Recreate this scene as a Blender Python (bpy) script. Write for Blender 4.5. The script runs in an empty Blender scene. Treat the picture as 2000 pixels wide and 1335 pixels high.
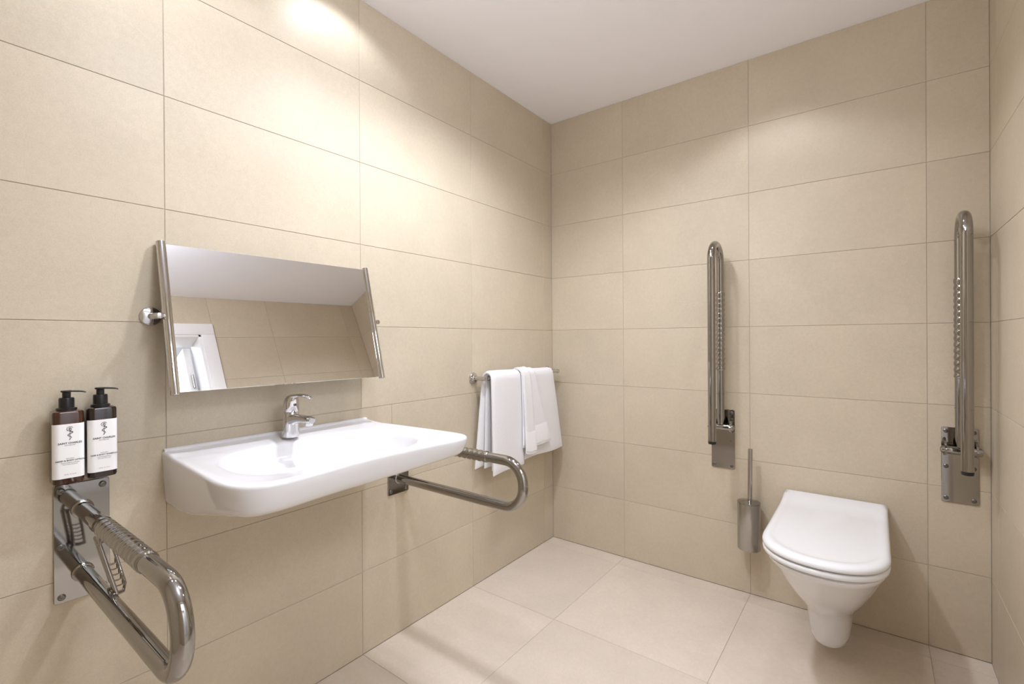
import bpy, bmesh, math, random
from mathutils import Vector, Matrix
random.seed(7)
S = bpy.context.scene
COL = S.collection
PI = math.pi

# ------------------------------------------------------------------ camera, light, exposure
CAM = Vector((1.48683, -2.33825, 1.14312))
YAW, PITCH, ROLL = 0.650183, -0.001692, -0.005877
FPX, CY0 = 933.3438, 663.2041


def cam_axis(r, u, f):
    s, c = math.sin(ROLL), math.cos(ROLL)
    r, u = r * c - u * s, r * s + u * c
    s, c = math.sin(PITCH), math.cos(PITCH)
    f, u = f * c - u * s, f * s + u * c
    s, c = math.sin(YAW), math.cos(YAW)
    return Vector((r * c - f * s, r * s + f * c, u))


cd = bpy.data.cameras.new('camera')
cam = bpy.data.objects.new('camera', cd)
COL.objects.link(cam)
R_, U_, F_ = cam_axis(1, 0, 0), cam_axis(0, 1, 0), cam_axis(0, 0, 1)
M = Matrix((R_, U_, -F_)).transposed().to_4x4()
M.translation = CAM
cam.matrix_world = M
cd.sensor_width = 36.0
cd.lens = FPX * 36.0 / 2000.0
cd.shift_y = (CY0 - 667.5) / 2000.0
cd.clip_start = 0.02
S.camera = cam

S.view_settings.view_transform = 'Standard'
S.view_settings.look = 'None'
S.view_settings.gamma = 1.0
S.view_settings.use_curve_mapping = False
S.view_settings.exposure = -0.06
S.cycles.max_bounces = 14
S.cycles.diffuse_bounces = 8
S.cycles.glossy_bounces = 6

world = bpy.data.worlds.new('world')
S.world = world
world.use_nodes = True
world.node_tree.nodes['Background'].inputs[0].default_value = (0.9, 0.95, 1.0, 1)
world.node_tree.nodes['Background'].inputs[1].default_value = 0.0

W, H, YF = 1.8075, 2.380, -3.05          # room width, height, front wall
WARM = (0.86, 0.895, 1.0)
COOL = (0.85, 0.91, 1.0)


def spot(name, loc, watts, angle, blend, radius, color=WARM, aim=(0, 0, -1)):
    d = bpy.data.lights.new(name, 'SPOT')
    d.energy, d.color = watts, color
    d.spot_size, d.spot_blend = math.radians(angle), blend
    d.shadow_soft_size = radius
    o = bpy.data.objects.new(name, d)
    o.location = loc
    o.rotation_euler = Vector(aim).to_track_quat('-Z', 'Y').to_euler()
    COL.objects.link(o)


def area(name, loc, watts, sx, sy, aim, color=COOL):
    d = bpy.data.lights.new(name, 'AREA')
    d.shape = 'RECTANGLE'
    d.size, d.size_y = sx, sy
    d.energy, d.color = watts, color
    o = bpy.data.objects.new(name, d)
    o.location = loc
    o.rotation_euler = Vector(aim).to_track_quat('-Z', 'Y').to_euler()
    COL.objects.link(o)


spot('downlight_basin', (0.17, -1.39, 2.365), 5.5, 140, 0.35, 0.03)
spot('downlight_dispensers', (0.17, -2.05, 2.365), 12.5, 140, 0.35, 0.03)
spot('downlight_middle', (0.66, -1.20, 2.365), 78, 141, 0.66, 0.05)
spot('downlight_towels', (0.62, -0.80, 2.365), 25, 140, 0.6, 0.05)
spot('downlight_toilet', (1.15, -0.40, 2.365), 12.5, 120, 0.4, 0.04)
fill = bpy.data.lights.new('ceiling_fill', 'POINT')  # added fill light to brighten the ceiling, stands for no known lamp
fill.energy, fill.color, fill.shadow_soft_size = 18, WARM, 0.08
fill_o = bpy.data.objects.new('ceiling_fill', fill)
fill_o.location = (1.0, -1.7, 2.22)
COL.objects.link(fill_o)
area('hallway_ceiling_lamp', (2.55, -1.65, 2.33), 37, 0.9, 0.9, (0, 0, -1))

# ------------------------------------------------------------------ materials


def nmat(name):
    m = bpy.data.materials.new(name)
    m.use_nodes = True
    nt = m.node_tree
    return m, nt, nt.nodes['Principled BSDF']


def plain(name, col, rough=0.5, metal=0.0, noise=0.0, nscale=40, coat=0.0, bump=0.0, bscale=200, trans=0.0, ior=1.45):
    m, nt, b = nmat(name)
    b.inputs['Base Color'].default_value = (*col, 1)
    b.inputs['Roughness'].default_value = rough
    b.inputs['Metallic'].default_value = metal
    b.inputs['IOR'].default_value = ior
    if coat:
        b.inputs['Coat Weight'].default_value = coat
        b.inputs['Coat Roughness'].default_value = 0.04
    if trans:
        b.inputs['Transmission Weight'].default_value = trans
    tc = nt.nodes.new('ShaderNodeNewGeometry')
    if noise:
        n = nt.nodes.new('ShaderNodeTexNoise')
        n.inputs['Scale'].default_value = nscale
        n.inputs['Detail'].default_value = 5
        nt.links.new(tc.outputs['Position'], n.inputs['Vector'])
        mx = nt.nodes.new('ShaderNodeMix')
        mx.data_type = 'RGBA'
        mx.inputs['A'].default_value = (*[c * (1 - noise) for c in col], 1)
        mx.inputs['B'].default_value = (*[min(1, c * (1 + noise)) for c in col], 1)
        nt.links.new(n.outputs['Fac'], mx.inputs['Factor'])
        nt.links.new(mx.outputs['Result'], b.inputs['Base Color'])
    if bump:
        n2 = nt.nodes.new('ShaderNodeTexNoise')
        n2.inputs['Scale'].default_value = bscale
        n2.inputs['Detail'].default_value = 4
        nt.links.new(tc.outputs['Position'], n2.inputs['Vector'])
        bp = nt.nodes.new('ShaderNodeBump')
        bp.inputs['Strength'].default_value = bump
        bp.inputs['Distance'].default_value = 0.002
        nt.links.new(n2.outputs['Fac'], bp.inputs['Height'])
        nt.links.new(bp.outputs['Normal'], b.inputs['Normal'])
    return m


def tile_mat(name, col, rough):
    """stoneware: cloudy tone, fine grain, slight tone change from tile to tile"""
    m, nt, b = nmat(name)
    N, L = nt.nodes.new, nt.links.new
    geo = N('ShaderNodeNewGeometry')
    oi = N('ShaderNodeObjectInfo')
    off = N('ShaderNodeVectorMath'); off.operation = 'SCALE'
    comb = N('ShaderNodeCombineXYZ')
    for k in 'XYZ':
        L(oi.outputs['Random'], comb.inputs[k])
    L(comb.outputs[0], off.inputs[0]); off.inputs['Scale'].default_value = 37.0
    add = N('ShaderNodeVectorMath'); add.operation = 'ADD'
    L(geo.outputs['Position'], add.inputs[0]); L(off.outputs[0], add.inputs[1])

    def noise(sc, det):
        n = N('ShaderNodeTexNoise')
        n.inputs['Scale'].default_value = sc
        n.inputs['Detail'].default_value = det
        n.inputs['Roughness'].default_value = 0.6
        L(add.outputs[0], n.inputs['Vector'])
        return n
    cloud, grain, fine = noise(3.5, 4), noise(70, 5), noise(330, 3)

    def mul(src, lo, hi, a0=0.3, a1=0.7):
        r = N('ShaderNodeMapRange')
        r.inputs['From Min'].default_value, r.inputs['From Max'].default_value = a0, a1
        r.inputs['To Min'].default_value, r.inputs['To Max'].default_value = lo, hi
        L(src, r.inputs['Value'])
        return r.outputs[0]
    a = mul(cloud.outputs['Fac'], 0.95, 1.05)
    c = mul(grain.outputs['Fac'], 0.965, 1.035)
    d = mul(fine.outputs['Fac'], 0.945, 1.055)
    e = mul(oi.outputs['Random'], 0.975, 1.025, 0, 1)

    def times(x, y):
        t = N('ShaderNodeMath'); t.operation = 'MULTIPLY'
        L(x, t.inputs[0]); L(y, t.inputs[1])
        return t.outputs[0]
    f = times(times(a, c), times(d, e))
    sc = N('ShaderNodeVectorMath'); sc.operation = 'SCALE'
    sc.inputs[0].default_value = col
    L(f, sc.inputs['Scale'])
    L(sc.outputs[0], b.inputs['Base Color'])
    b.inputs['Roughness'].default_value = rough
    b.inputs['Specular IOR Level'].default_value = 0.35
    bp = N('ShaderNodeBump')
    bp.inputs['Strength'].default_value = 0.12
    bp.inputs['Distance'].default_value = 0.001
    L(fine.outputs['Fac'], bp.inputs['Height'])
    L(bp.outputs['Normal'], b.inputs['Normal'])
    return m


MAT = {}
MAT['tile'] = tile_mat('beige_stoneware', (0.552, 0.478, 0.362), 0.42)
MAT['floor_tile'] = tile_mat('sand_stoneware', (0.62, 0.54, 0.45), 0.40)
MAT['grout'] = plain('grout', (0.43, 0.38, 0.315), 0.9, noise=0.1)
MAT['ceiling'] = plain('ceiling_paint', (0.92, 0.925, 0.985), 0.9, noise=0.02, nscale=8, bump=0.08, bscale=350)
MAT['paint'] = plain('white_door_paint', (0.84, 0.83, 0.83), 0.4, noise=0.01)
MAT['hall'] = plain('hallway_paint', (0.85, 0.85, 0.85), 0.8, noise=0.02)
MAT['chrome'] = plain('polished_steel', (0.35, 0.336, 0.318), 0.06, 1.0, noise=0.03, nscale=30)
MAT['chrome2'] = plain('chrome', (0.62, 0.61, 0.61), 0.04, 1.0, noise=0.02, nscale=30)
MAT['brushed'] = plain('brushed_steel', (0.44, 0.43, 0.41), 0.25, 1.0, noise=0.05, nscale=90)
MAT['mirror'] = plain('mirror_glass', (0.84, 0.845, 0.85), 0.0, 1.0)
MAT['mirror_back'] = plain('mirror_backing', (0.25, 0.25, 0.24), 0.5, noise=0.05)
MAT['ceramic'] = plain('white_ceramic', (0.735, 0.73, 0.745), 0.12, noise=0.005, coat=0.25)
MAT['seat'] = plain('white_seat_plastic', (0.77, 0.775, 0.785), 0.18, noise=0.005, coat=0.2)
MAT['towel'] = plain('white_terry', (0.79, 0.78, 0.79), 0.95, noise=0.03, nscale=260, bump=0.9, bscale=420)
MAT['hem'] = plain('woven_hem', (0.83, 0.82, 0.83), 0.85, noise=0.01, nscale=300)
MAT['black'] = plain('black_plastic', (0.012, 0.012, 0.013), 0.3, noise=0.1)
MAT['amber'] = plain('amber_plastic', (0.050, 0.018, 0.008), 0.12, noise=0.1, coat=0.4)
MAT['dark_amber'] = plain('dark_amber_plastic', (0.020, 0.010, 0.008), 0.12, noise=0.1, coat=0.4)
MAT['label'] = plain('white_label_paper', (0.88, 0.875, 0.87), 0.5, noise=0.01)
MAT['ink'] = plain('black_ink', (0.03, 0.03, 0.032), 0.6, noise=0.05)
MAT['screw'] = plain('screw_steel', (0.20, 0.19, 0.18), 0.3, 1.0, noise=0.1)

# ------------------------------------------------------------------ helpers


def origin(o):
    v = Vector((0, 0, 0))
    while o is not None:
        v += o.location
        o = o.parent
    return v


def setp(o, label=None, cat=None, group=None, kind=None):
    if label: o['label'] = label
    if cat: o['category'] = cat
    if group: o['group'] = group
    if kind: o['kind'] = kind
    return o


def thing(name, label, cat, loc, group=None):
    o = bpy.data.objects.new(name, None)
    o.empty_display_size = 0.05
    o.location = loc
    COL.objects.link(o)
    return setp(o, label, cat, group)


def mesh(name, verts, faces, mat, parent=None, angle=35, label=None, loc=None, mats=None):
    """verts are world coordinates; the object sits at loc (or at its parent)"""
    base = origin(parent) if parent else Vector((0, 0, 0))
    lo = Vector(loc) if loc is not None else base
    me = bpy.data.meshes.new(name)
    me.from_pydata([tuple(Vector(v) - lo) for v in verts], [], faces)
    bm = bmesh.new(); bm.from_mesh(me)
    bmesh.ops.recalc_face_normals(bm, faces=bm.faces)
    bm.to_mesh(me); bm.free()
    me.materials.append(MAT[mat])
    if angle is not None:
        me.shade_smooth()
        me.set_sharp_from_angle(angle=math.radians(angle))
    o = bpy.data.objects.new(name, me)
    if parent:
        o.parent = parent
    o.location = lo - base
    COL.objects.link(o)
    if label: o['label'] = label
    return o


class G:
    """gathers geometry"""
    def __init__(s):
        s.v, s.f = [], []

    def add(s, v, f):
        n = len(s.v)
        s.v += [Vector(q) for q in v]
        s.f += [[i + n for i in q] for q in f]
        return s

    def box(s, a, b, bev=0.0, seg=2):
        bm = bmesh.new()
        bmesh.ops.create_cube(bm, size=1)
        for v in bm.verts:
            v.co = Vector([(a[i] + b[i]) / 2 + v.co[i] * (b[i] - a[i]) for i in range(3)])
        if bev:
            bmesh.ops.bevel(bm, geom=bm.edges[:], offset=bev, segments=seg, profile=0.5, affect='EDGES')
        bm.verts.index_update()
        s.add([v.co.copy() for v in bm.verts], [[v.index for v in f.verts] for f in bm.faces])
        bm.free()
        return s

    def rings(s, rs, cap0=True, cap1=True, closed=True):
        n = len(rs[0])
        v = [q for r in rs for q in r]
        f = []
        for i in range(len(rs) - 1):
            for j in range(n if closed else n - 1):
                k = (j + 1) % n
                f.append([i * n + j, i * n + k, (i + 1) * n + k, (i + 1) * n + j])
        if cap0: f.append(list(range(n))[::-1])
        if cap1: f.append([(len(rs) - 1) * n + j for j in range(n)])
        return s.add(v, f)

    def tube(s, path, r, seg=16, cap=True):
        path = [Vector(q) for q in path]
        rr = r if isinstance(r, (list, tuple)) else [r] * len(path)
        t = []
        for i in range(len(path)):
            a = path[max(i - 1, 0)]; b = path[min(i + 1, len(path) - 1)]
            t.append((b - a).normalized())
        up = Vector((0, 0, 1)) if abs(t[0].z) < 0.9 else Vector((1, 0, 0))
        nrm = (up - t[0] * up.dot(t[0])).normalized()
        rs = []
        for i, q in enumerate(path):
            nrm = (nrm - t[i] * nrm.dot(t[i])).normalized()
            bn = t[i].cross(nrm)
            rs.append([q + (nrm * math.cos(a) + bn * math.sin(a)) * rr[i] for a in [2 * PI * k / seg for k in range(seg)]])
        return s.rings(rs, cap, cap)

    def lathe(s, prof, o, axis=(0, 0, 1), seg=32):
        """prof: (radius, distance along axis)"""
        ax = Vector(axis).normalized()
        h = Vector((0, 0, 1)) if abs(ax.z) < 0.9 else Vector((1, 0, 0))
        a = (h - ax * h.dot(ax)).normalized(); b = ax.cross(a)
        o = Vector(o)
        rs = [[o + ax * d + (a * math.cos(t) + b * math.sin(t)) * max(r, 1e-5) for t in [2 * PI * k / seg for k in range(seg)]] for r, d in prof]
        return s.rings(rs)

    def out(s, name, mat, parent=None, angle=35, **k):
        return mesh(name, s.v, s.f, mat, parent, angle, **k)


def smooth(a, b, x):
    t = min(1, max(0, (x - a) / (b - a)))
    return t * t * (3 - 2 * t)


def struct(o):
    o['kind'] = 'structure'
    return o


# ------------------------------------------------------------------ setting: slabs, tiles, door
HT = 0.29788                                  # tile course height
ZJ = [HT * k for k in range(8)] + [H]         # joints from floor to ceiling
GAP, TT, REC = 0.0018, 0.006, 0.0014          # joint width, tile thickness, joint recess
TILE_CACHE = {}


def tile(parent, axis, sign, level, u0, u1, v0, v1, mat='tile'):
    """axis: normal axis; tile face lies at coordinate `level`, room side is +sign"""
    su, sv = round(u1 - u0 - GAP, 4), round(v1 - v0 - GAP, 4)
    if su < 0.004 or sv < 0.004:
        return
    key = (axis, sign, su, sv, mat)
    ua, va = {0: (1, 2), 1: (0, 2), 2: (0, 1)}[axis]
    c = [0, 0, 0]
    c[axis] = level; c[ua] = (u0 + u1) / 2; c[va] = (v0 + v1) / 2
    if key not in TILE_CACHE:
        b = 0.0007
        vs, fs = [], []
        lv = [(-TT, 0), (-b, 0), (0, b)]
        for dz, ins in lv:
            for a_, b_ in ((-1, -1), (1, -1), (1, 1), (-1, 1)):
                q = [0, 0, 0]
                q[axis] = sign * dz; q[ua] = a_ * (su / 2 - ins); q[va] = b_ * (sv / 2 - ins)
                vs.append(q)
        for r in range(2):
            for j in range(4):
                k = (j + 1) % 4
                fs.append([r * 4 + j, r * 4 + k, r * 4 + 4 + k, r * 4 + 4 + j])
        fs.append([8, 9, 10, 11]); fs.append([3, 2, 1, 0])
        me = bpy.data.meshes.new('tile')
        me.from_pydata(vs, [], fs)
        bm = bmesh.new(); bm.from_mesh(me)
        bmesh.ops.recalc_face_normals(bm, faces=bm.faces)
        bm.to_mesh(me); bm.free()
        me.materials.append(MAT[mat])
        TILE_CACHE[key] = me
    o = bpy.data.objects.new('tile', TILE_CACHE[key])
    o.parent = parent
    o.location = Vector(c) - origin(parent)
    COL.objects.link(o)


def edges(lo, hi, seams):
    return [lo] + [s for s in sorted(seams) if lo + 0.001 < s < hi - 0.001] + [hi]


T = 0.12
# door opening in the right wall
DY0, DY1, DZ = -2.06, -1.165, 2.10
CW = 0.077                                     # casing width

wl = struct(G().box((-T, YF - T, 0), (-REC, T, H)).out('wall_left', 'grout', angle=None))
wb = struct(G().box((-REC, REC, 0), (W + REC, T, H)).out('wall_back', 'grout', angle=None))
g = G()
g.box((W + REC, YF - T, 0), (W + T, DY0, H)).box((W + REC, DY1, 0), (W + T, T, H)).box((W + REC, DY0, DZ), (W + T, DY1, H))
wr = struct(g.out('wall_right', 'grout', angle=None))
wf = struct(G().box((-REC, YF - T, 0), (W + REC, YF - REC, H)).out('wall_front', 'grout', angle=None))
fl = struct(G().box((-T, YF - T, -0.1), (W + 1.7, T, -REC)).out('floor', 'grout', angle=None))
ce = struct(G().box((-T, YF - T, H), (W + 1.7, T, H + 0.1)).out('ceiling', 'ceiling', angle=None))

YS = [-1.2893 + 0.6 * k for k in range(-4, 4)]
for i in range(8):
    ys = [(-1.153 if (i == 3 - 1 + 0 and abs(y + 1.2893) < 0.01) else y) for y in YS]
    for a, b in zip(edges(YF, 0, ys)[:-1], edges(YF, 0, ys)[1:]):
        tile(wl, 0, 1, 0.0, a, b, ZJ[i], ZJ[i + 1])
XS = [0.4395 + 0.6 * k for k in range(-1, 4)]
for i in range(8):
    e = edges(0, W, XS)
    for a, b in zip(e[:-1], e[1:]):
        tile(wb, 1, -1, 0.0, a, b, ZJ[i], ZJ[i + 1])
        tile(wf, 1, 1, YF, a, b, ZJ[i], ZJ[i + 1])
e1, e2 = DY1 + CW, DY0 - CW
ZD = DZ + CW
for i in range(8):
    e = edges(YF, 0, [-0.113 - 0.6 * k for k in range(6)])
    for a, b in zip(e[:-1], e[1:]):
        z0, z1 = ZJ[i], ZJ[i + 1]
        if b <= e2 or a >= e1:
            tile(wr, 0, -1, W, a, b, z0, z1)
            continue
        if z0 < ZD:
            if a < e2 - 0.005: tile(wr, 0, -1, W, a, e2, z0, z1)
            if b > e1 + 0.005: tile(wr, 0, -1, W, e1, b, z0, z1)
            if z1 > ZD + 0.01: tile(wr, 0, -1, W, max(a, e2), min(b, e1), ZD, z1)
        else:
            tile(wr, 0, -1, W, a, b, z0, z1)
ex, ey = edges(0, W, XS), edges(YF, 0, YS)
for a, b in zip(ex[:-1], ex[1:]):
    for c, d in zip(ey[:-1], ey[1:]):
        tile(fl, 2, 1, 0.0, a, b, c, d, 'floor_tile')

# door: casing, lining, leaf standing open into the hallway
g = G()
x0, x1 = W - 0.016, W + T + 0.016
for xa, xb in ((x0, W + 0.002), (W + T - 0.002, x1)):
    g.box((xa, DY1, 0), (xb, DY1 + CW, DZ), 0.003).box((xa, DY0 - CW, 0), (xb, DY0, DZ), 0.003)
    g.box((xa, DY0 - CW, DZ), (xb, DY1 + CW, DZ + CW), 0.003)
g.box((x0 + 0.006, DY1 - 0.016, 0), (x1 - 0.006, DY1 + 0.004, DZ), 0.002)
g.box((x0 + 0.006, DY0 - 0.004, 0), (x1 - 0.006, DY0 + 0.016, DZ), 0.002)
g.box((x0 + 0.006, DY0, DZ - 0.016), (x1 - 0.006, DY1, DZ + 0.004), 0.002)
door = struct(g.out('door_1', 'paint'))
lx = W + T + 0.02
leaf = G().box((lx, DY1 - 0.062, 0.008), (lx + 0.86, DY1 - 0.022, DZ - 0.02), 0.003).out('door_leaf', 'paint', door)
h = G()
h.lathe([(0.026, 0), (0.026, 0.006), (0.011, 0.008), (0.010, 0.045)], (lx + 0.80, DY1 - 0.062, 1.05), (0, -1, 0), 24)
h.tube([(lx + 0.80, DY1 - 0.105, 1.05), (lx + 0.70, DY1 - 0.107, 1.05), (lx + 0.675, DY1 - 0.105, 1.05)], 0.010, 12)
h.out('door_handle', 'brushed', leaf)
for z in (0.25, 1.05, 1.85):
    G().tube([(lx - 0.006, DY1 - 0.040, z - 0.045), (lx - 0.006, DY1 - 0.040, z + 0.045)], 0.007, 12).out('hinge', 'brushed', door)
# hallway beyond the door
g = G()
g.box((W + 1.5, YF - T, 0), (W + 1.6, T, H)).box((W + T, YF - T - 0.1, 0), (W + 1.6, YF - T, H)).box((W + T, T, 0), (W + 1.6, T + 0.1, H))
struct(g.out('wall_hallway', 'hall', angle=None))


# ------------------------------------------------------------------ fittings
def screw(parent, p, n, r=0.0075):
    """countersunk cross-head screw"""
    n = Vector(n)
    prof = [(r, -0.001), (r, 0.0006), (r * 0.86, 0.0018), (r * 0.55, 0.0026), (r * 0.30, 0.0028), (r * 0.22, 0.0012)]
    G().lathe(prof, p, n, 14).out('screw', 'screw', parent)


def plate(parent, axis, level, sign, uc, z0=0.545, z1=0.815, w=0.10, th=0.005):
    """wall plate with rounded corners and six screws"""
    u0, u1, r = uc - w / 2, uc + w / 2, 0.005
    pts = []
    for (cu, cz, a0) in ((u1 - r, z1 - r, 0), (u0 + r, z1 - r, 90), (u0 + r, z0 + r, 180), (u1 - r, z0 + r, 270)):
        for k in range(5):
            a = math.radians(a0 + 22.5 * k)
            pts.append((cu + r * math.cos(a), cz + r * math.sin(a)))
    cu, cz = uc, (z0 + z1) / 2

    def P(u, z, d):
        return (level + sign * d, u, z) if axis == 0 else (u, level + sign * d, z)
    b = 0.0009
    rs = [[P(u, z, 0) for u, z in pts], [P(u, z, th - b) for u, z in pts],
          [P(cu + (u - cu) * (1 - b / 0.05), cz + (z - cz) * (1 - b / 0.135), th) for u, z in pts]]
    o = G().rings(rs).out('wall_plate', 'chrome', parent, 30)
    n = (sign, 0, 0) if axis == 0 else (0, sign, 0)
    for z in (z1 - 0.014, z1 - 0.142, z0 + 0.014):
        for u in (u0 + 0.013, u1 - 0.013):
            screw(o, P(u, z, th), n)
    return o


def ubend(o, d, up, l, sep, r_b, n=10, l0=0.0):
    """path: out along d at height 0, round a U with corner radius r_b, back at -sep along up"""
    o, d, up = Vector(o), Vector(d), Vector(up)
    pts = [o + d * (l0 + (l - r_b - l0) * k / 6) for k in range(7)]
    for k in range(1, n + 1):
        a = PI / 2 * k / n
        pts.append(o + d * (l - r_b + r_b * math.sin(a)) - up * (r_b - r_b * math.cos(a)))
    if sep > 2 * r_b + 0.002:
        pts.append(o + d * l - up * (sep / 2))
    for k in range(0 if sep > 2 * r_b + 0.002 else 1, n + 1):
        a = PI / 2 * k / n
        pts.append(o + d * (l - r_b + r_b * math.cos(a)) - up * (sep - r_b + r_b * math.sin(a)))
    return pts


def grip(parent, a, b, pitch=0.022, r0=0.0178, r1=0.0192):
    """ribbed hand grip on the tube between a and b"""
    a, b = Vector(a), Vector(b)
    L = (b - a).length
    n = int(L / pitch)
    prof = [(0.0165, -0.004), (r1, -0.0005), (r1, 0.004)]
    for k in range(n):
        base = 0.006 + k * (L - 0.012) / n
        st = (L - 0.012) / n
        for q, rr in ((0.0, r1), (0.18, r0), (0.36, r0 - 0.0006), (0.52, r0), (0.72, r1), (0.9, r1)):
            prof.append((rr, base + q * st))
    prof += [(r1, L - 0.004), (r1, L), (0.0165, L + 0.004)]
    return G().lathe(prof, a, (b - a), 28).out('ribbed_grip', 'chrome', parent, 50)


TR = 0.0165


def fixed_rail(yc, label, ZU=0.752, SEP=0.148, LEN=0.62, ztop=0.815):
    t = thing('grab_rail', label, 'grab rail', (0, yc, 0.545), 'steel grab rails beside the basin')
    plate(t, 0, 0.0, 1, yc, z1=ztop)
    x0 = 0.0045
    path = ubend((x0, yc, ZU), (1, 0, 0), (0, 0, 1), LEN, SEP, 0.070)
    end = Vector((x0, yc, ZU - SEP))
    path += [path[-1] + (end - path[-1]) * k / 6 for k in range(1, 7)]
    bar = G().tube(path, TR, 28).out('rail_bar', 'chrome', t, 50)
    for z in (ZU, ZU - SEP):
        G().lathe([(TR - 0.001, 0), (0.0205, 0.0), (0.0212, 0.002), (0.0205, 0.005), (0.0175, 0.0065), (TR - 0.001, 0.007)],
                  (0.005, yc, z), (1, 0, 0), 28).out('collar', 'chrome', bar, 40)
    grip(bar, (0.20, yc, ZU), (0.46, yc, ZU))
    return t


def folded_rail(xc, label):
    t = thing('folding_grab_rail', label, 'grab rail', (xc, 0, 0.545), 'folding steel grab rails by the toilet')
    plate(t, 1, 0.0, -1, xc)
    yi, yo, zb, zc, zt = -0.043, -0.187, 0.752, 0.692, 1.553
    # U bar standing upright: inner tube rises from the hinge, bends, outer tube comes down
    path = ubend((xc, yi, zb), (0, 0, 1), (0, 1, 0), zt - zb, yi - yo, (yi - yo) / 2)
    end = Vector((xc, yo, zc + 0.004))
    path += [path[-1] + (end - path[-1]) * k / 6 for k in range(1, 7)]
    bar = G().tube(path, TR, 28).out('rail_bar', 'chrome', t, 50)
    G().lathe([(0.010, 0.012), (0.0168, 0.012), (0.0168, 0.002), (0.0155, 0.0)][::-1], (xc, yo, zc - 0.004), (0, 0, 1), 28).out('end_cap', 'black', bar, 40, label='black end cap')
    G().lathe([(TR - 0.001, 0), (TR + 0.0012, 0.0005), (TR + 0.0012, 0.004), (TR - 0.001, 0.0045)], (xc, yi, 0.888), (0, 0, 1), 28).out('collar', 'chrome', bar, 40)
    grip(bar, (xc, yi, 1.00), (xc, yi, 1.345))
    # hinge: cross pin between two lugs
    hg = G().lathe([(0.010, -0.052), (0.014, -0.052), (0.0145, -0.044), (0.0145, 0.044), (0.014, 0.052), (0.010, 0.052)],
                   (xc, yi - 0.002, zb - 0.012), (1, 0, 0), 24).out('hinge_pin', 'chrome', t, 40)
    for s in (-1, 1):
        x = xc + s * 0.041
        q = G()
        prof = [(-0.004, zb + 0.026), (-0.034, zb + 0.016), (-0.052, zb + 0.004), (-0.063, zb - 0.012), (-0.052, zb - 0.030), (-0.030, zb - 0.034), (-0.004, zb - 0.040)]
        q.rings([[(x - 0.003, y, z) for y, z in prof], [(x + 0.003, y, z) for y, z in prof]])
        q.out('hinge_lug', 'chrome', t, 30)
        G().lathe([(0.010, 0), (0.010, 0.003), (0.006, 0.005)], (x + s * 0.010, yi - 0.002, zb - 0.012), (s, 0, 0), 18).out('pin_head', 'chrome', hg, 40)
    return t


left_rail = fixed_rail(-2.058, 'polished steel U-shaped grab rail left of the basin, under the two dispensers')
fixed_rail(-1.125, 'polished steel U-shaped grab rail right of the basin, below the white towels', LEN=0.60, ztop=0.795)
folded_rail(0.9275, 'folding steel grab rail swung upright, above the toilet brush, left of the toilet')
folded_rail(1.7260, 'folding steel grab rail swung upright in the corner, right of the toilet')

# wire holder under the left rail
t = left_rail
A1, A2 = Vector((0.180, -2.064, 0.712)), Vector((0.214, -2.044, 0.611))
DB = Vector((-0.036, 0.023, 0.004))
DL = Vector((-0.046, 0.002, 0.006))
wr_ = 0.0030
fr = G().tube([A1, A1.lerp(A2, 0.5), A2], 0.0042, 10).tube([A1 + DB, (A1 + A2) / 2 + DB * 1.05, A2 + DB, A2 + DB * 0.5 + Vector((0.004, 0.003, -0.006)), A2], wr_, 8)
fr.tube([A1 + DL, (A1 + A2) / 2 + DL, A2 + DL * 0.75, A2], 0.0036, 8)
fr.tube([A1 + DL, A1, A1 + DB], 0.0026, 8)
fr.lathe([(0.0166, -0.012), (0.0186, -0.012), (0.0186, 0.012), (0.0166, 0.012)], (0.165, -2.058, 0.752), (1, 0, 0), 24).tube([(0.170, -2.060, 0.735), (0.176, -2.063, 0.722), A1], 0.0036, 8)
fr = fr.out('wire_holder', 'chrome', t, 50, label='small steel wire holder hanging under the upper tube')
for k in range(6):
    f = 0.40 + 0.11 * k
    a = A1.lerp(A2, f)
    b = a + DB
    m = (a + b) / 2 + Vector((0.006, 0.006, -0.007))
    G().tube([a, a.lerp(m, 0.6) + Vector((0, 0, -0.001)), m, b.lerp(m, 0.5), b], 0.0017, 6).out('cross_wire', 'chrome', fr, 60)
for k in range(3):
    f = 0.62 + 0.14 * k
    a = A1.lerp(A2, f)
    G().tube([a, a + DL * (0.98 - 0.06 * k)], 0.0017, 6).out('cross_wire', 'chrome', fr, 60)


# ------------------------------------------------------------------ soap dispensers
def rsq(cx, cy, wx, wy, r, z, n=6):
    out = []
    for sx, sy, a0 in ((1, 1, 0), (-1, 1, 90), (-1, -1, 180), (1, -1, 270)):
        for k in range(n + 1):
            a = math.radians(a0 + 90 * k / n)
            out.append((cx + sx * (wx / 2 - r) + r * math.cos(a), cy + sy * (wy / 2 - r) + r * math.sin(a), z))
    return out


def text_mesh(name, body, size, p, parent, bold=0.0):
    """flat printed lettering on a face looking along +x"""
    c = bpy.data.curves.new(name, 'FONT')
    c.body = body; c.size = size; c.align_x = 'CENTER'; c.align_y = 'CENTER'
    c.offset = bold
    c.resolution_u = 2
    o = bpy.data.objects.new(name, c)
    COL.objects.link(o)
    bpy.context.view_layer.update()
    me = bpy.data.meshes.new_from_object(o.evaluated_get(bpy.context.evaluated_depsgraph_get()))
    bpy.data.objects.remove(o)
    for v in me.vertices:
        q = v.co.copy()
        v.co = Vector((p[0], p[1] + q.x, p[2] + q.y)) - origin(parent)
    me.materials.clear(); me.materials.append(MAT['ink'])
    m = bpy.data.objects.new(name, me)
    m.parent = parent
    COL.objects.link(m)
    return m


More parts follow.
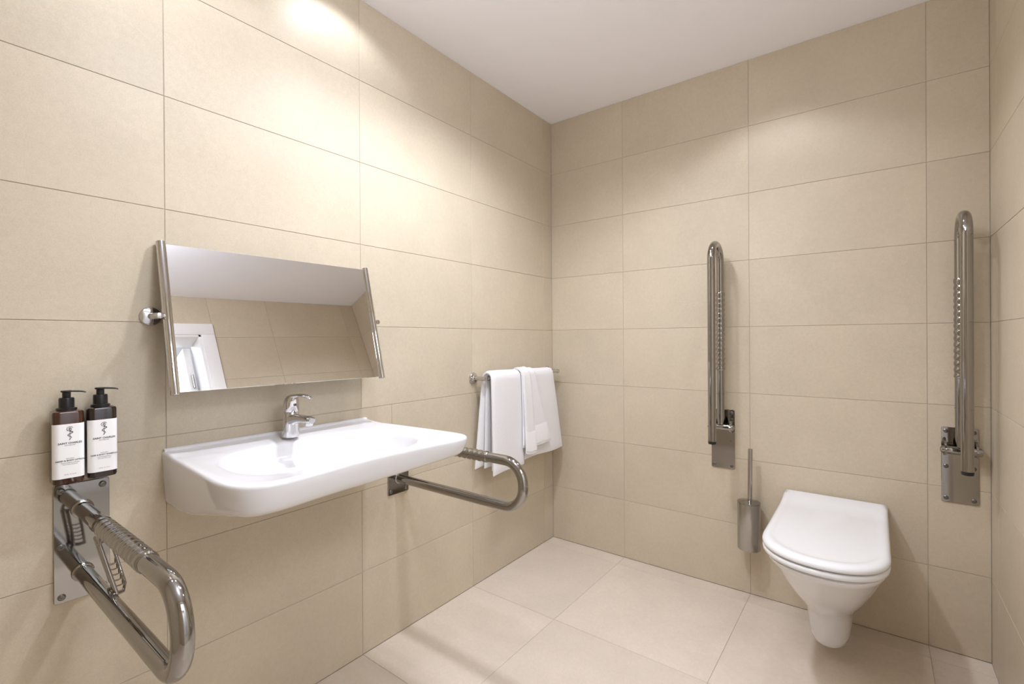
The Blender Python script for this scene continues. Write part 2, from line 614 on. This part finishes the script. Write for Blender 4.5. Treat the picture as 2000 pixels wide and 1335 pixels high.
def dispenser(yc, zb, label, body_mat, lines):
    xc, wx, wy, zt = 0.036, 0.050, 0.0535, zb + 0.163
    t = thing('soap_dispenser', label, 'dispenser', (xc, yc, zb), 'pump dispensers over the left grab rail')
    rs = [rsq(xc, yc, wx - 0.010, wy - 0.010, 0.008, zb), rsq(xc, yc, wx - 0.003, wy - 0.003, 0.011, zb + 0.0012), rsq(xc, yc, wx, wy, 0.012, zb + 0.005),
          rsq(xc, yc, wx, wy, 0.012, zt - 0.006), rsq(xc, yc, wx - 0.003, wy - 0.003, 0.011, zt - 0.002), rsq(xc, yc, wx - 0.012, wy - 0.012, 0.012, zt)]
    body = G().rings(rs).out('bottle', body_mat, t, 40)
    # wrap-round label on the front and flanks
    e = 0.0004
    z0, z1 = zb + 0.014, zt - 0.029

    def strip(z, off):
        pts = rsq(xc, yc, wx + 2 * off, wy + 2 * off, 0.012, z)
        # front half: order runs from the -y flank round the front to the +y flank
        return [q for q in pts[-7:] + pts[:7]]
    lb = G().rings([strip(z0, e), strip(z1, e)], False, False, closed=False).out('label', 'label', t, 40)
    xf = xc + wx / 2 + e + 0.0003
    yl = yc + 0.001
    zc = (z0 + z1) / 2
    # emblem: serpent winding round a rod under a coiled head
    em = G()
    top = z1 - 0.0085
    em.tube([(xf, yl, top + 0.001), (xf, yl, top - 0.027)], 0.00035, 6)
    coil = [(xf, yl - 0.0005 + 0.0060 * (1 - k / 40) * math.cos(2 * PI * 1.9 * k / 40 + 0.5), top - 0.003 + 0.0056 * (1 - k / 40) * math.sin(2 * PI * 1.9 * k / 40 + 0.5)) for k in range(38)]
    em.tube(coil, 0.00042, 6)
    wind = [(xf, yl + (0.0052 - 0.0038 * k / 36) * math.sin(2 * PI * 1.75 * k / 36), top - 0.0075 - 0.020 * k / 36) for k in range(37)]
    em.tube(wind, [0.0008 - 0.0005 * k / 36 for k in range(37)], 6)
    em.out('emblem', 'ink', lb, 60)
    for body_s, size, dz, bold in lines:
        text_mesh('lettering', body_s, size, (xf, yl, z1 - dz), lb, bold)
    # pump
    pc = (xc, yc, zt)
    pm = G().lathe([(0.017, -0.001), (0.018, 0.0), (0.018, 0.0045), (0.0135, 0.006), (0.0135, 0.0245), (0.0125, 0.0275), (0.0085, 0.028)], pc, (0, 0, 1), 28).out('pump_collar', 'black', t, 35)
    G().lathe([(0.0070, 0.026), (0.0074, 0.028), (0.0074, 0.039), (0.0100, 0.0405), (0.0104, 0.042), (0.0098, 0.0437), (0.004, 0.044)], pc, (0, 0, 1), 24).out('pump_stem', 'black', pm, 35)
    d = Vector((0.30, 0.95, 0)).normalized()
    s0 = Vector((xc, yc, zt + 0.0415))
    rs = []
    for k, (l, w, hh, dz) in enumerate(((0.0, 0.0068, 0.0022, 0), (0.010, 0.0058, 0.0021, 0.0002), (0.020, 0.0042, 0.0020, -0.0006), (0.028, 0.0034, 0.0018, -0.0018), (0.033, 0.0028, 0.0015, -0.0036))):
        c = s0 + d * l + Vector((0, 0, dz)); n = Vector((-d.y, d.x, 0))
        rs.append([c + n * w * math.cos(a) + Vector((0, 0, hh * math.sin(a))) for a in [2 * PI * j / 12 for j in range(12)]])
    G().rings(rs).out('nozzle', 'black', pm, 40)
    # clip that carries the bottle on the wall
    G().box((-0.0005, yc - 0.018, zb + 0.03), (xc - wx / 2 + 0.001, yc + 0.018, zb + 0.12), 0.001, 1).out('wall_clip', 'black', t)
    return t


L1 = [('SAINT CHARLES', 0.0056, 0.0425, 0.00012), ('APOTHECARY', 0.0029, 0.0472, 0.0), ('RESTORING', 0.0026, 0.0765, 0.0), ('HAND & BODY LOTION', 0.0045, 0.0810, 0.00012),
      ('MOISTURISING LOTION', 0.0029, 0.0860, 0.0), ('FOR HAND AND BODY', 0.0024, 0.0896, 0.0), ('300 ML  10.1 FL.OZ', 0.0024, 0.1115, 0.0)]
L2 = [('SAINT CHARLES', 0.0056, 0.0425, 0.00012), ('APOTHECARY', 0.0029, 0.0472, 0.0), ('RESTORING', 0.0026, 0.0765, 0.0), ('HAIR & BODY SHAMPOO', 0.0043, 0.0810, 0.00012),
      ('GENTLE SHAMPOO', 0.0029, 0.0860, 0.0), ('FOR HAIR AND BODY', 0.0024, 0.0896, 0.0), ('300 ML  10.1 FL.OZ', 0.0024, 0.1115, 0.0)]
dispenser(-2.0895, 0.8265, 'left brown pump dispenser with white lotion label, above the left grab rail', 'amber', L1)
dispenser(-2.0305, 0.8285, 'right black-brown pump dispenser with white shampoo label, nearer the basin', 'dark_amber', L2)

# ------------------------------------------------------------------ basin
YB = -1.585
t = thing('washbasin', 'wide white ceramic washbasin with concave front, mounted on the left wall', 'washbasin', (0, YB, 0.715))
half_l = [(0.0, 0.314), (0.02, 0.3135), (0.10, 0.318), (0.20, 0.325), (0.29, 0.332), (0.36, 0.337), (0.41, 0.337), (0.450, 0.331), (0.476, 0.318), (0.492, 0.298), (0.500, 0.270), (0.503, 0.235), (0.499, 0.19), (0.491, 0.13), (0.486, 0.07), (0.484, 0.0)]
half_r = [(0.0, 0.314), (0.02, 0.3135), (0.10, 0.320), (0.20, 0.328), (0.29, 0.334), (0.37, 0.339), (0.43, 0.341), (0.470, 0.338), (0.492, 0.328), (0.503, 0.308), (0.507, 0.280), (0.505, 0.235), (0.499, 0.19), (0.491, 0.13), (0.486, 0.07), (0.484, 0.0)]


def resample(pts, n):
    pts = [Vector((*q, 0)) for q in pts]
    d = [0]
    for a, b in zip(pts[:-1], pts[1:]):
        d.append(d[-1] + (b - a).length)
    out = []
    for k in range(n):
        s = d[-1] * k / (n - 1)
        i = max(j for j in range(len(d)) if d[j] <= s + 1e-9)
        i = min(i, len(pts) - 2)
        out.append(pts[i].lerp(pts[i + 1], (s - d[i]) / (d[i + 1] - d[i])))
    return out


def chaikin(pts, n):
    for _ in range(n):
        q = [pts[0]]
        for a, b in zip(pts[:-1], pts[1:]):
            q += [(a[0] * .75 + b[0] * .25, a[1] * .75 + b[1] * .25), (a[0] * .25 + b[0] * .75, a[1] * .25 + b[1] * .75)]
        pts = q + [pts[-1]]
    return pts


hl, hr = resample(chaikin(half_l, 2), 44), resample(chaikin(half_r, 2), 44)
outline = [(q.x, YB - q.y) for q in hl] + [(q.x, YB + q.y) for q in hr[::-1][1:]]     # from wall left, round the front, to wall right
nb = 16
y_l, y_r = outline[0][1], outline[-1][1]
back = [(0.0, y_r + (y_l - y_r) * k / (nb + 1)) for k in range(1, nb + 1)]
ring0 = outline + back                                                              # closed loop
NR = len(ring0)
CX = 0.235


def inset(d, zf, lim=0.0006):
    """pull the loop inwards by d; its ends and its wall side stay on the wall"""
    out = []
    no = len(outline)
    for i, (x, y) in enumerate(outline):
        if i in (0, no - 1):
            n = Vector((0, 1 if i == 0 else -1))
        else:
            tn = (Vector(outline[i + 1]) - Vector(outline[i - 1])).normalized()
            n = Vector((-tn.y, tn.x))
            if n.dot(Vector((CX, YB)) - Vector((x, y))) < 0: n = -n
        out.append((max(x + n.x * d, lim), y + n.y * d))
    y0, y1 = out[-1][1], out[0][1]
    out += [(lim, y0 + (y1 - y0) * k / (nb + 1)) for k in range(1, nb + 1)]
    return [(x, y, zf(x, y) if callable(zf) else zf) for x, y in out]


def zbot(x, y):
    return 0.700 + 0.076 * smooth(0.04, 0.50, x) + 0.014 * smooth(0.0, 0.34, y - YB) * smooth(0.10, 0.48, x)


ZR = 0.850


def zrim(x, y):
    return ZR + 0.006 * (1 - smooth(0.0, 0.10, x))


rings = []
for d, dz in ((0.20, 0.0), (0.12, 0.0), (0.06, 0.0), (0.040, 0.001), (0.028, 0.004), (0.018, 0.009), (0.011, 0.016), (0.007, 0.024)):
    rings.append(inset(d * 1.0 if d < 0.1 else d, lambda x, y, dz=dz: zbot(x, y) + dz))
rings.append(inset(0.003, lambda x, y: zbot(x, y) * 0.45 + zrim(x, y) * 0.55))
for d, dz in ((0.0, 0.010), (0.0005, 0.006), (0.0025, 0.0022), (0.006, 0.0003), (0.011, 0.0)):
    rings.append(inset(d, lambda x, y, dz=dz: zrim(x, y) - dz))
# from the rim to the bowl: blend the rim loop into an oval
BX, BY, AX, AY = 0.268, YB, 0.182, 0.262
rim = rings[-1]


def oval(sc, z):
    out = []
    for (x, y, _) in rim:
        a = math.atan2((y - BY) / AY, (x - BX) / AX)
        n = 2.5
        ca, sa = math.cos(a), math.sin(a)
        r = (abs(ca) ** n + abs(sa) ** n) ** (-1 / n)
        out.append((BX + AX * sc * r * ca, BY + AY * sc * r * sa, z))
    return out


def mixr(a, b, f, zf):
    return [(p[0] * (1 - f) + q[0] * f, p[1] * (1 - f) + q[1] * f, p[2] * (1 - f) + q[2] * f + zf) for p, q in zip(a, b)]


edge = oval(1.0, ZR - 0.009)
for f, dz in ((0.25, -0.0005), (0.5, 0.0), (0.75, 0.0), (0.93, 0.0)):
    rings.append(mixr(rim, edge, f, dz))
for sc, z in ((1.0, -0.011), (0.982, -0.016), (0.96, -0.026), (0.92, -0.043), (0.86, -0.060), (0.76, -0.071), (0.60, -0.077), (0.42, -0.083), (0.22, -0.086), (0.10, -0.087)):
    rings.append(oval(sc, ZR + z))
body = G().rings(rings).out('basin_body', 'ceramic', t, 60)
# low lip along the wall
lip = G()
prof = [(0.0004, ZR + 0.002), (0.0135, ZR + 0.002), (0.0125, ZR + 0.0085), (0.0100, ZR + 0.0105), (0.0004, ZR + 0.0110)]
lip.rings([[(x, YB + s, z) for x, z in prof] for s in (-0.311, -0.308, 0.308, 0.311)])
lip.out('back_lip', 'ceramic', t, 40)
G().lathe([(0.001, 0.0015), (0.012, 0.0015), (0.020, 0.003), (0.022, 0.0015), (0.022, -0.001)], (BX, BY, ZR - 0.0875), (0, 0, 1), 28).out('drain', 'chrome2', t, 40, label='chrome drain')

# ------------------------------------------------------------------ mixer tap
FX, FY, FZ = 0.070, -1.590, ZR + 0.0012
t = thing('basin_tap', 'chrome single-lever mixer tap standing on the washbasin', 'tap', (FX, FY, FZ))
rs = []
for z, rx, ry, dx in ((0, .0245, .0245, 0), (.004, .0250, .0250, 0), (.020, .0240, .0240, 0), (.045, .0228, .0232, .001), (.060, .0222, .0230, .002), (.072, .0218, .0226, .002), (.075, .0205, .0214, .002)):
    rs.append([(FX + dx + rx * math.cos(a), FY + ry * math.sin(a), FZ + z) for a in [2 * PI * k / 32 for k in range(32)]])
tb = G().rings(rs).out('tap_body', 'chrome2', t, 40)
rs = []
for x, z, w, hh in ((0.000, .050, .020, .022), (.020, .053, .0185, .017), (.045, .0585, .0165, .0125), (.075, .0605, .0150, .0105), (.100, .0600, .0145, .0105), (.113, .0590, .0135, .0100), (.120, .0580, .0100, .0070)):
    rs.append([(FX + x + 0.10 * hh * math.sin(a), FY + w * math.copysign(abs(math.cos(a)) ** .8, math.cos(a)), FZ + z + hh * math.copysign(abs(math.sin(a)) ** .8, math.sin(a))) for a in [2 * PI * k / 24 for k in range(24)]])
G().rings(rs).out('spout', 'chrome2', tb, 50)
G().lathe([(0.0115, 0), (0.0115, -0.007), (0.0105, -0.010), (0.004, -0.010)], (FX + .104, FY, FZ + .0535), (0.1, 0, 1), 20).out('aerator', 'chrome2', tb, 40)
rs = []
for z, r, dx in ((.076, .0215, .002), (.079, .0222, .002), (.095, .0222, .003), (.108, .0212, .005), (.118, .0185, .009), (.125, .0135, .014), (.1285, .0065, .019), (.1290, .001, .021)):
    rs.append([(FX + dx + r * math.cos(a), FY + r * math.sin(a), FZ + z) for a in [2 * PI * k / 32 for k in range(32)]])
dm = G().rings(rs).out('lever_dome', 'chrome2', t, 45)
rs = []
for x, z, w, hh in ((.006, .119, .0150, .0060), (.030, .1255, .0135, .0050), (.055, .1290, .0120, .0040), (.080, .1290, .0115, .0034), (.100, .1262, .0105, .0032), (.110, .1235, .0075, .0028), (.114, .1222, .003, .0015)):
    rs.append([(FX + x, FY + w * math.cos(a), FZ + z + hh * math.sin(a)) for a in [2 * PI * k / 20 for k in range(20)]])
G().rings(rs).out('lever', 'chrome2', dm, 50)
G().lathe([(.0048, 0), (.0048, .0012), (.003, .0018)], (FX + .0245, FY, FZ + .098), (1, 0, .1), 14).out('lever_mark', 'screw', dm, 40)

# ------------------------------------------------------------------ tilting mirror
TH, YAWM = 0.245, -0.008
MC = Vector((0.066, -1.594, 1.2055))
n = Vector((math.cos(TH) * math.cos(YAWM), math.cos(TH) * math.sin(YAWM), math.sin(TH)))
uy = Vector((-math.sin(YAWM), math.cos(YAWM), 0))
uz = n.cross(uy).normalized()
if uz.z < 0: uz = -uz
HL, HW = 0.2020, 0.309


def MP(y, z, d):
    return MC + uy * y + uz * z + n * d


t = thing('tilting_mirror', 'rectangular wall mirror tilted upward between two chrome side rods, above the basin', 'mirror', (0.0, -1.594, 1.2055))
q = G()
a, b = (-HW + 0.008, HW - 0.008), (-HL + 0.006, HL - 0.006)
bv = 0.004
q.rings([[MP(a[0], b[0], -0.004), MP(a[1], b[0], -0.004), MP(a[1], b[1], -0.004), MP(a[0], b[1], -0.004)],
         [MP(a[0], b[0], -0.0006), MP(a[1], b[0], -0.0006), MP(a[1], b[1], -0.0006), MP(a[0], b[1], -0.0006)],
         [MP(a[0] + .0006, b[0] + .0006, 0), MP(a[1] - .0006, b[0] + .0006, 0), MP(a[1] - .0006, b[1] - .0006, 0), MP(a[0] + .0006, b[1] - .0006, 0)]])
q.out('mirror_glass', 'mirror', t, angle=None)
G().rings([[MP(y, z, d) for y, z in ((a[0], b[0] + .004), (a[1], b[0] + .004), (a[1], b[1] - .004), (a[0], b[1] - .004))] for d in (-0.007, -0.0042)]).out('backing', 'mirror_back', t, angle=None)
for s in (-1, 1):
    y = s * HW
    rd = G().tube([MP(y, -HL, -0.002), MP(y, -HL + .001, -0.002), MP(y, HL - .001, -0.002), MP(y, HL, -0.002)], [0.0095, 0.0108, 0.0108, 0.0095], 22).out('side_rod', 'chrome2', t, 40)
    yw = MC.y + s * (HW + 0.016) - (0.003 if s < 0 else -0.001)
    zc = MC.z + 0.001
    ro = G().lathe([(0.0245, 0), (0.0245, 0.004), (0.0225, 0.0070), (0.016, 0.0085), (0.0085, 0.0095), (0.0080, 0.0105), (0.0080, 0.070), (0.0072, 0.073), (0.003, 0.074)], (0.0, yw, zc), (1, 0, 0), 28).out('wall_bracket', 'chrome2', t, 40)
    G().tube([(0.066, yw, zc), (MC.x + (-0.001), MC.y + s * (HW - 0.001), zc)], 0.0045, 12).out('pivot_pin', 'chrome2', ro, 40)

# ------------------------------------------------------------------ towel bar and towels
BXB, ZB, YB0, YB1 = 0.070, 0.963, -0.685, -0.062
t = thing('towel_bar', 'short chrome towel bar on the left wall near the corner', 'towel bar', (0, (YB0 + YB1) / 2, ZB))
bar = G().tube([(BXB, YB0 - 0.006, ZB), (BXB, YB0, ZB), (BXB, YB1, ZB), (BXB, YB1 + 0.006, ZB)], 0.0095, 20).out('bar', 'chrome2', t, 40)
for y in (YB0, YB1):
    G().lathe([(0.0265, 0), (0.0265, 0.005), (0.024, 0.009), (0.0135, 0.011), (0.0105, 0.014), (0.0105, 0.072), (0.0115, 0.074), (0.0115, 0.080), (0.008, 0.082)], (0, y, ZB), (1, 0, 0), 28).out('post', 'chrome2', t, 40)


def towel_sheet(g, y0, y1, xb, zb_, xf, zf, r, dy=(0, 0, 0, 0), amp=0.004, ph=0.0, waves=2.0, nu=26, nv=54, zslope=0.0, thick=0.006):
    """one layer hung over the bar: from the back hem up over the bar and down the front
       dy = spread of the (back left, back right, front left, front right) lower corners"""
    top, bot = [], []
    zt = ZB + r
    lb, lf, la = zt - zb_, zt - zf, PI * r
    tot = lb + lf + la
    grid = []
    for j in range(nv + 1):
        s = tot * j / nv
        row = []
        for i in range(nu + 1):
            u = i / nu
            if s < lb:
                f = (lb - s) / lb
                x = BXB - r + (xb - (BXB - r)) * f ** 0.8
                z = ZB - (ZB - zb_) * f
                yy0, yy1 = y0 + dy[0] * f, y1 + dy[1] * f
                w = f
            elif s < lb + la:
                a = (s - lb) / r
                x = BXB - r * math.cos(a); z = ZB + r * math.sin(a)
                yy0, yy1, w = y0, y1, 0.0
            else:
                f = (s - lb - la) / lf
                x = BXB + r + (xf - (BXB + r)) * f ** 0.8
                z = ZB - (ZB - zf) * f
                yy0, yy1 = y0 + dy[2] * f, y1 + dy[3] * f
                w = f
            y = yy0 + (yy1 - yy0) * u
            x += amp * (0.25 + w) * math.sin(2 * PI * waves * u + ph + 0.8 * w)
            z += 0.004 * math.sin(5 * u + ph) * (1 if 0 < w else 0.4) + zslope * (u - 0.5) * w
            row.append(Vector((x, y, z)))
        grid.append(row)
    # thickness: offset along the sheet normal
    def nrm(j, i):
        a = grid[min(j + 1, nv)][i] - grid[max(j - 1, 0)][i]
        b = grid[j][min(i + 1, nu)] - grid[j][max(i - 1, 0)]
        return b.cross(a).normalized()
    n_ = nu + 1
    v = [], []
    outer, inner = [], []
    for j in range(nv + 1):
        for i in range(nu + 1):
            edge_ = min(i, nu - i, j, nv - j)
            h = thick / 2 * (0.35 if edge_ == 0 else 0.9 if edge_ == 1 else 1.0)
            N = nrm(j, i)
            outer.append(grid[j][i] + N * h); inner.append(grid[j][i] - N * h)
    m = len(outer)
    f = []
    for j in range(nv):
        for i in range(nu):
            a = j * n_ + i
            f.append([a, a + 1, a + n_ + 1, a + n_])
            f.append([m + a, m + a + n_, m + a + n_ + 1, m + a + 1])
    per = [i for i in range(nu)] + [j * n_ + nu for j in range(nv)] + [nv * n_ + i for i in range(nu, 0, -1)] + [j * n_ for j in range(nv, 0, -1)]
    for k in range(len(per)):
        a, b = per[k], per[(k + 1) % len(per)]
        f.append([a, m + a, m + b, b])
    g.add(outer + inner, f)
    return grid


def hem(name, grid, rows, up, parent, thick):
    """woven hem band lying on the front of a towel, a little above its lower edge"""
    nv, nu = len(grid) - 1, len(grid[0]) - 1
    js = list(range(nv - up - rows, nv - up + 1))
    outer, inner = [], []
    for k, j in enumerate(js):
        for i in range(nu + 1):
            a = grid[min(j + 1, nv)][i] - grid[j - 1][i]
            b = grid[j][min(i + 1, nu)] - grid[j][max(i - 1, 0)]
            N = b.cross(a).normalized()
            if N.x < 0: N = -N
            e = 0.0003 if k in (0, len(js) - 1) or i in (0, nu) else 0.0016
            outer.append(grid[j][i] + N * (thick / 2 + e)); inner.append(grid[j][i] + N * (thick / 2 - 0.0022))
    n_, m = nu + 1, len(outer)
    f = []
    for j in range(len(js) - 1):
        for i in range(nu):
            q = j * n_ + i
            f.append([q, q + 1, q + n_ + 1, q + n_]); f.append([m + q, m + q + n_, m + q + n_ + 1, m + q + 1])
    R = len(js) - 1
    per = list(range(nu)) + [j * n_ + nu for j in range(R)] + [R * n_ + i for i in range(nu, 0, -1)] + [j * n_ for j in range(R, 0, -1)]
    for k in range(len(per)):
        p, q = per[k], per[(k + 1) % len(per)]
        f.append([p, m + p, m + q, q])
    return mesh(name, outer + inner, f, 'hem', parent, 50)


GT = 'white towels on the towel bar'
g = G()
towel_sheet(g, -0.668, -0.443, 0.030, 0.556, 0.108, 0.528, 0.0260, (-0.042, 0.01, -0.006, 0.006), 0.0025, 0.3, 0.9, thick=0.015, zslope=0.012)
towel_sheet(g, -0.655, -0.460, 0.052, 0.545, 0.086, 0.536, 0.0165, (-0.014, 0.0, 0.0, 0.0), 0.003, 1.4, 1.3, thick=0.012)
setp(g.out('bath_towel', 'towel', None, 60), 'thick folded white bath towel, hanging leftmost and lowest on the bar', 'towel', GT)
g = G()
towel_sheet(g, -0.426, -0.145, 0.026, 0.575, 0.102, 0.548, 0.0235, (0.006, 0.05, 0.0, 0.083), 0.003, 0.9, 1.3, thick=0.010, zslope=0.006)
towel_sheet(g, -0.422, -0.155, 0.048, 0.580, 0.082, 0.556, 0.0160, (0.0, 0.04, 0.0, 0.07), 0.003, 1.9, 1.3, thick=0.009)
setp(g.out('bath_towel', 'towel', None, 60), 'wide white bath towel hanging rightmost, nearest the room corner', 'towel', GT)
g = G()
gr = towel_sheet(g, -0.441, -0.325, 0.014, 0.720, 0.122, 0.608, 0.0300, (0.0, 0.0, -0.020, 0.105), 0.0025, 2.2, 0.8, nu=22, thick=0.009, zslope=-0.004)
ht = setp(g.out('hand_towel', 'towel', None, 60), 'narrow white hand towel with a woven hem, in front of the right towel', 'towel', GT)
hem('hem', gr, 7, 1, ht, 0.009)
g = G()
gr = towel_sheet(g, -0.440, -0.372, 0.013, 0.730, 0.141, 0.580, 0.0360, (0.0, 0.0, -0.020, 0.000), 0.0015, 2.6, 0.4, nu=12, thick=0.009, zslope=-0.012)
ff = g.out('front_fold', 'towel', ht, 60)
hem('hem', gr, 7, 1, ff, 0.009)


# ------------------------------------------------------------------ toilet
TX = 1.350


def dring(w, yf, z, yb=-0.002, n=2.5, str_=0.60, N=20, xo=0.0, zf=None, wb=1.0):
    """D-shaped loop: flat against the wall, straight flanks, bowed front"""
    pts = []
    L = yb - yf
    ys = yb - L * str_
    for k in range(9):                                   # left flank, back to front
        f = k / 8
        pts.append((TX + xo - w * (wb + (1 - wb) * smooth(0, 1, f)), yb + (ys - yb) * f))
    for k in range(1, 2 * N):
        a = PI * k / (2 * N)
        ca, sa = math.cos(a), math.sin(a)
        pts.append((TX + xo - w * math.copysign(abs(ca) ** (2 / n), ca), ys - L * (1 - str_) * abs(sa) ** (2 / n)))
    for k in range(8, -1, -1):
        f = k / 8
        pts.append((TX + xo + w * (wb + (1 - wb) * smooth(0, 1, f)), yb + (ys - yb) * f))
    for k in range(1, 8):
        f = k / 8
        pts.append((TX + xo + w * wb * (1 - 2 * f), yb))
    return [(x, y, z + (zf(x, y) if zf else 0)) for x, y in pts]


t = thing('toilet', 'white wall-hung toilet with closed lid on the back wall', 'toilet', (TX, 0, 0.06))
rs = []
for w, yf, z, yb, st in ((.030, -.320, .056, -.05, .6), (.052, -.345, .060, -.03, .6), (.060, -.356, .068, -.012, .6), (.064, -.364, .085, -.002, .6), (.067, -.372, .120, -.002, .6), (.070, -.380, .155, -.002, .6), (.076, -.395, .185, -.002, .6), (.088, -.425, .212, -.002, .6), (.104, -.468, .245, -.002, .6),
                         (.121, -.520, .285, -.002, .6), (.137, -.570, .330, -.002, .62), (.151, -.618, .375, -.002, .64), (.161, -.655, .408, -.002, .66), (.166, -.675, .425, -.002, .68), (.167, -.680, .434, -.002, .68), (.163, -.674, .4385, -.004, .68), (.14, -.64, .4390, -.02, .68)):
    rs.append(dring(w, yf, z, yb, 2.3, st))
G().rings(rs).out('bowl', 'ceramic', t, 60)
st = 0.74


def rise(x, y):
    return 0.014 * smooth(-0.16, -0.05, y)


rs = [dring(w, yf, z, yb, 2.15, st) for w, yf, z, yb in ((.150, -.660, .4405, -.03), (.166, -.679, .4402, -.014), (.1705, -.6855, .444, -.012), (.1715, -.687, .451, -.012), (.1700, -.685, .458, -.012), (.164, -.678, .4600, -.014), (.12, -.64, .4600, -.04))]
G().rings(rs).out('seat', 'seat', t, 60)
rs = [dring(w, yf, z, yb, 2.15, st, zf=zf) for w, yf, z, yb, zf in (
    (.150, -.655, .4630, -.030, None), (.1665, -.680, .4625, -.012, None), (.1715, -.6875, .4655, -.009, None), (.1725, -.689, .4715, -.008, rise), (.1705, -.686, .4785, -.008, rise),
    (.1655, -.679, .4830, -.011, rise), (.158, -.669, .4848, -.017, rise), (.150, -.657, .4842, -.026, rise), (.143, -.648, .4822, -.05, rise), (.137, -.640, .4812, -.095, rise), (.125, -.62, .4810, -.11, rise), (.06, -.50, .4815, -.16, None))]
G().rings(rs).out('lid', 'seat', t, 60)
for s in (-1, 1):
    G().lathe([(0.009, -0.02), (0.009, 0.02)], (TX + s * 0.078, -0.022, 0.457), (1, 0, 0), 16).out('lid_hinge', 'chrome2', t, 40)

# ------------------------------------------------------------------ toilet brush
BRX, BRY, BRZ = 1.0455, -0.062, 0.2255
t = thing('brush_holder', 'brushed steel cylinder holder for the toilet brush, fixed to the back wall', 'holder', (BRX, BRY, BRZ))
can = G().lathe([(0.040, 0.0), (0.0445, 0.0008), (0.0455, 0.003), (0.0455, 0.197), (0.0450, 0.199), (0.0425, 0.199), (0.0425, 0.010), (0.01, 0.008)], (BRX, BRY, BRZ), (0, 0, 1), 40).out('canister', 'brushed', t, 35)
G().box((BRX - 0.020, BRY + 0.043, BRZ + 0.05), (BRX + 0.020, -0.0004, BRZ + 0.15), 0.002).out('wall_mount', 'brushed', t)
t = thing('toilet_brush', 'slim steel toilet brush handle and cap rising from its steel cylinder holder', 'brush', (BRX, BRY, BRZ + 0.2))
G().lathe([(0.040, 0.0), (0.0462, 0.0002), (0.0465, 0.003), (0.0455, 0.0055), (0.036, 0.0085), (0.013, 0.0115), (0.010, 0.013)], (BRX, BRY, BRZ + 0.1995), (0, 0, 1), 40).out('cap', 'chrome', t, 35)
G().lathe([(0.0088, 0.0), (0.0088, 0.232), (0.0080, 0.2345), (0.004, 0.235)], (BRX + 0.004, BRY, BRZ + 0.2), (0.014, 0, 1), 20).out('handle', 'brushed', t, 35)
G().lathe([(0.006, 0.0), (0.006, -0.09), (0.028, -0.095), (0.032, -0.12), (0.030, -0.165), (0.016, -0.18)], (BRX, BRY, BRZ + 0.2), (0, 0, 1), 20).out('bristle_head', 'label', t, 35)
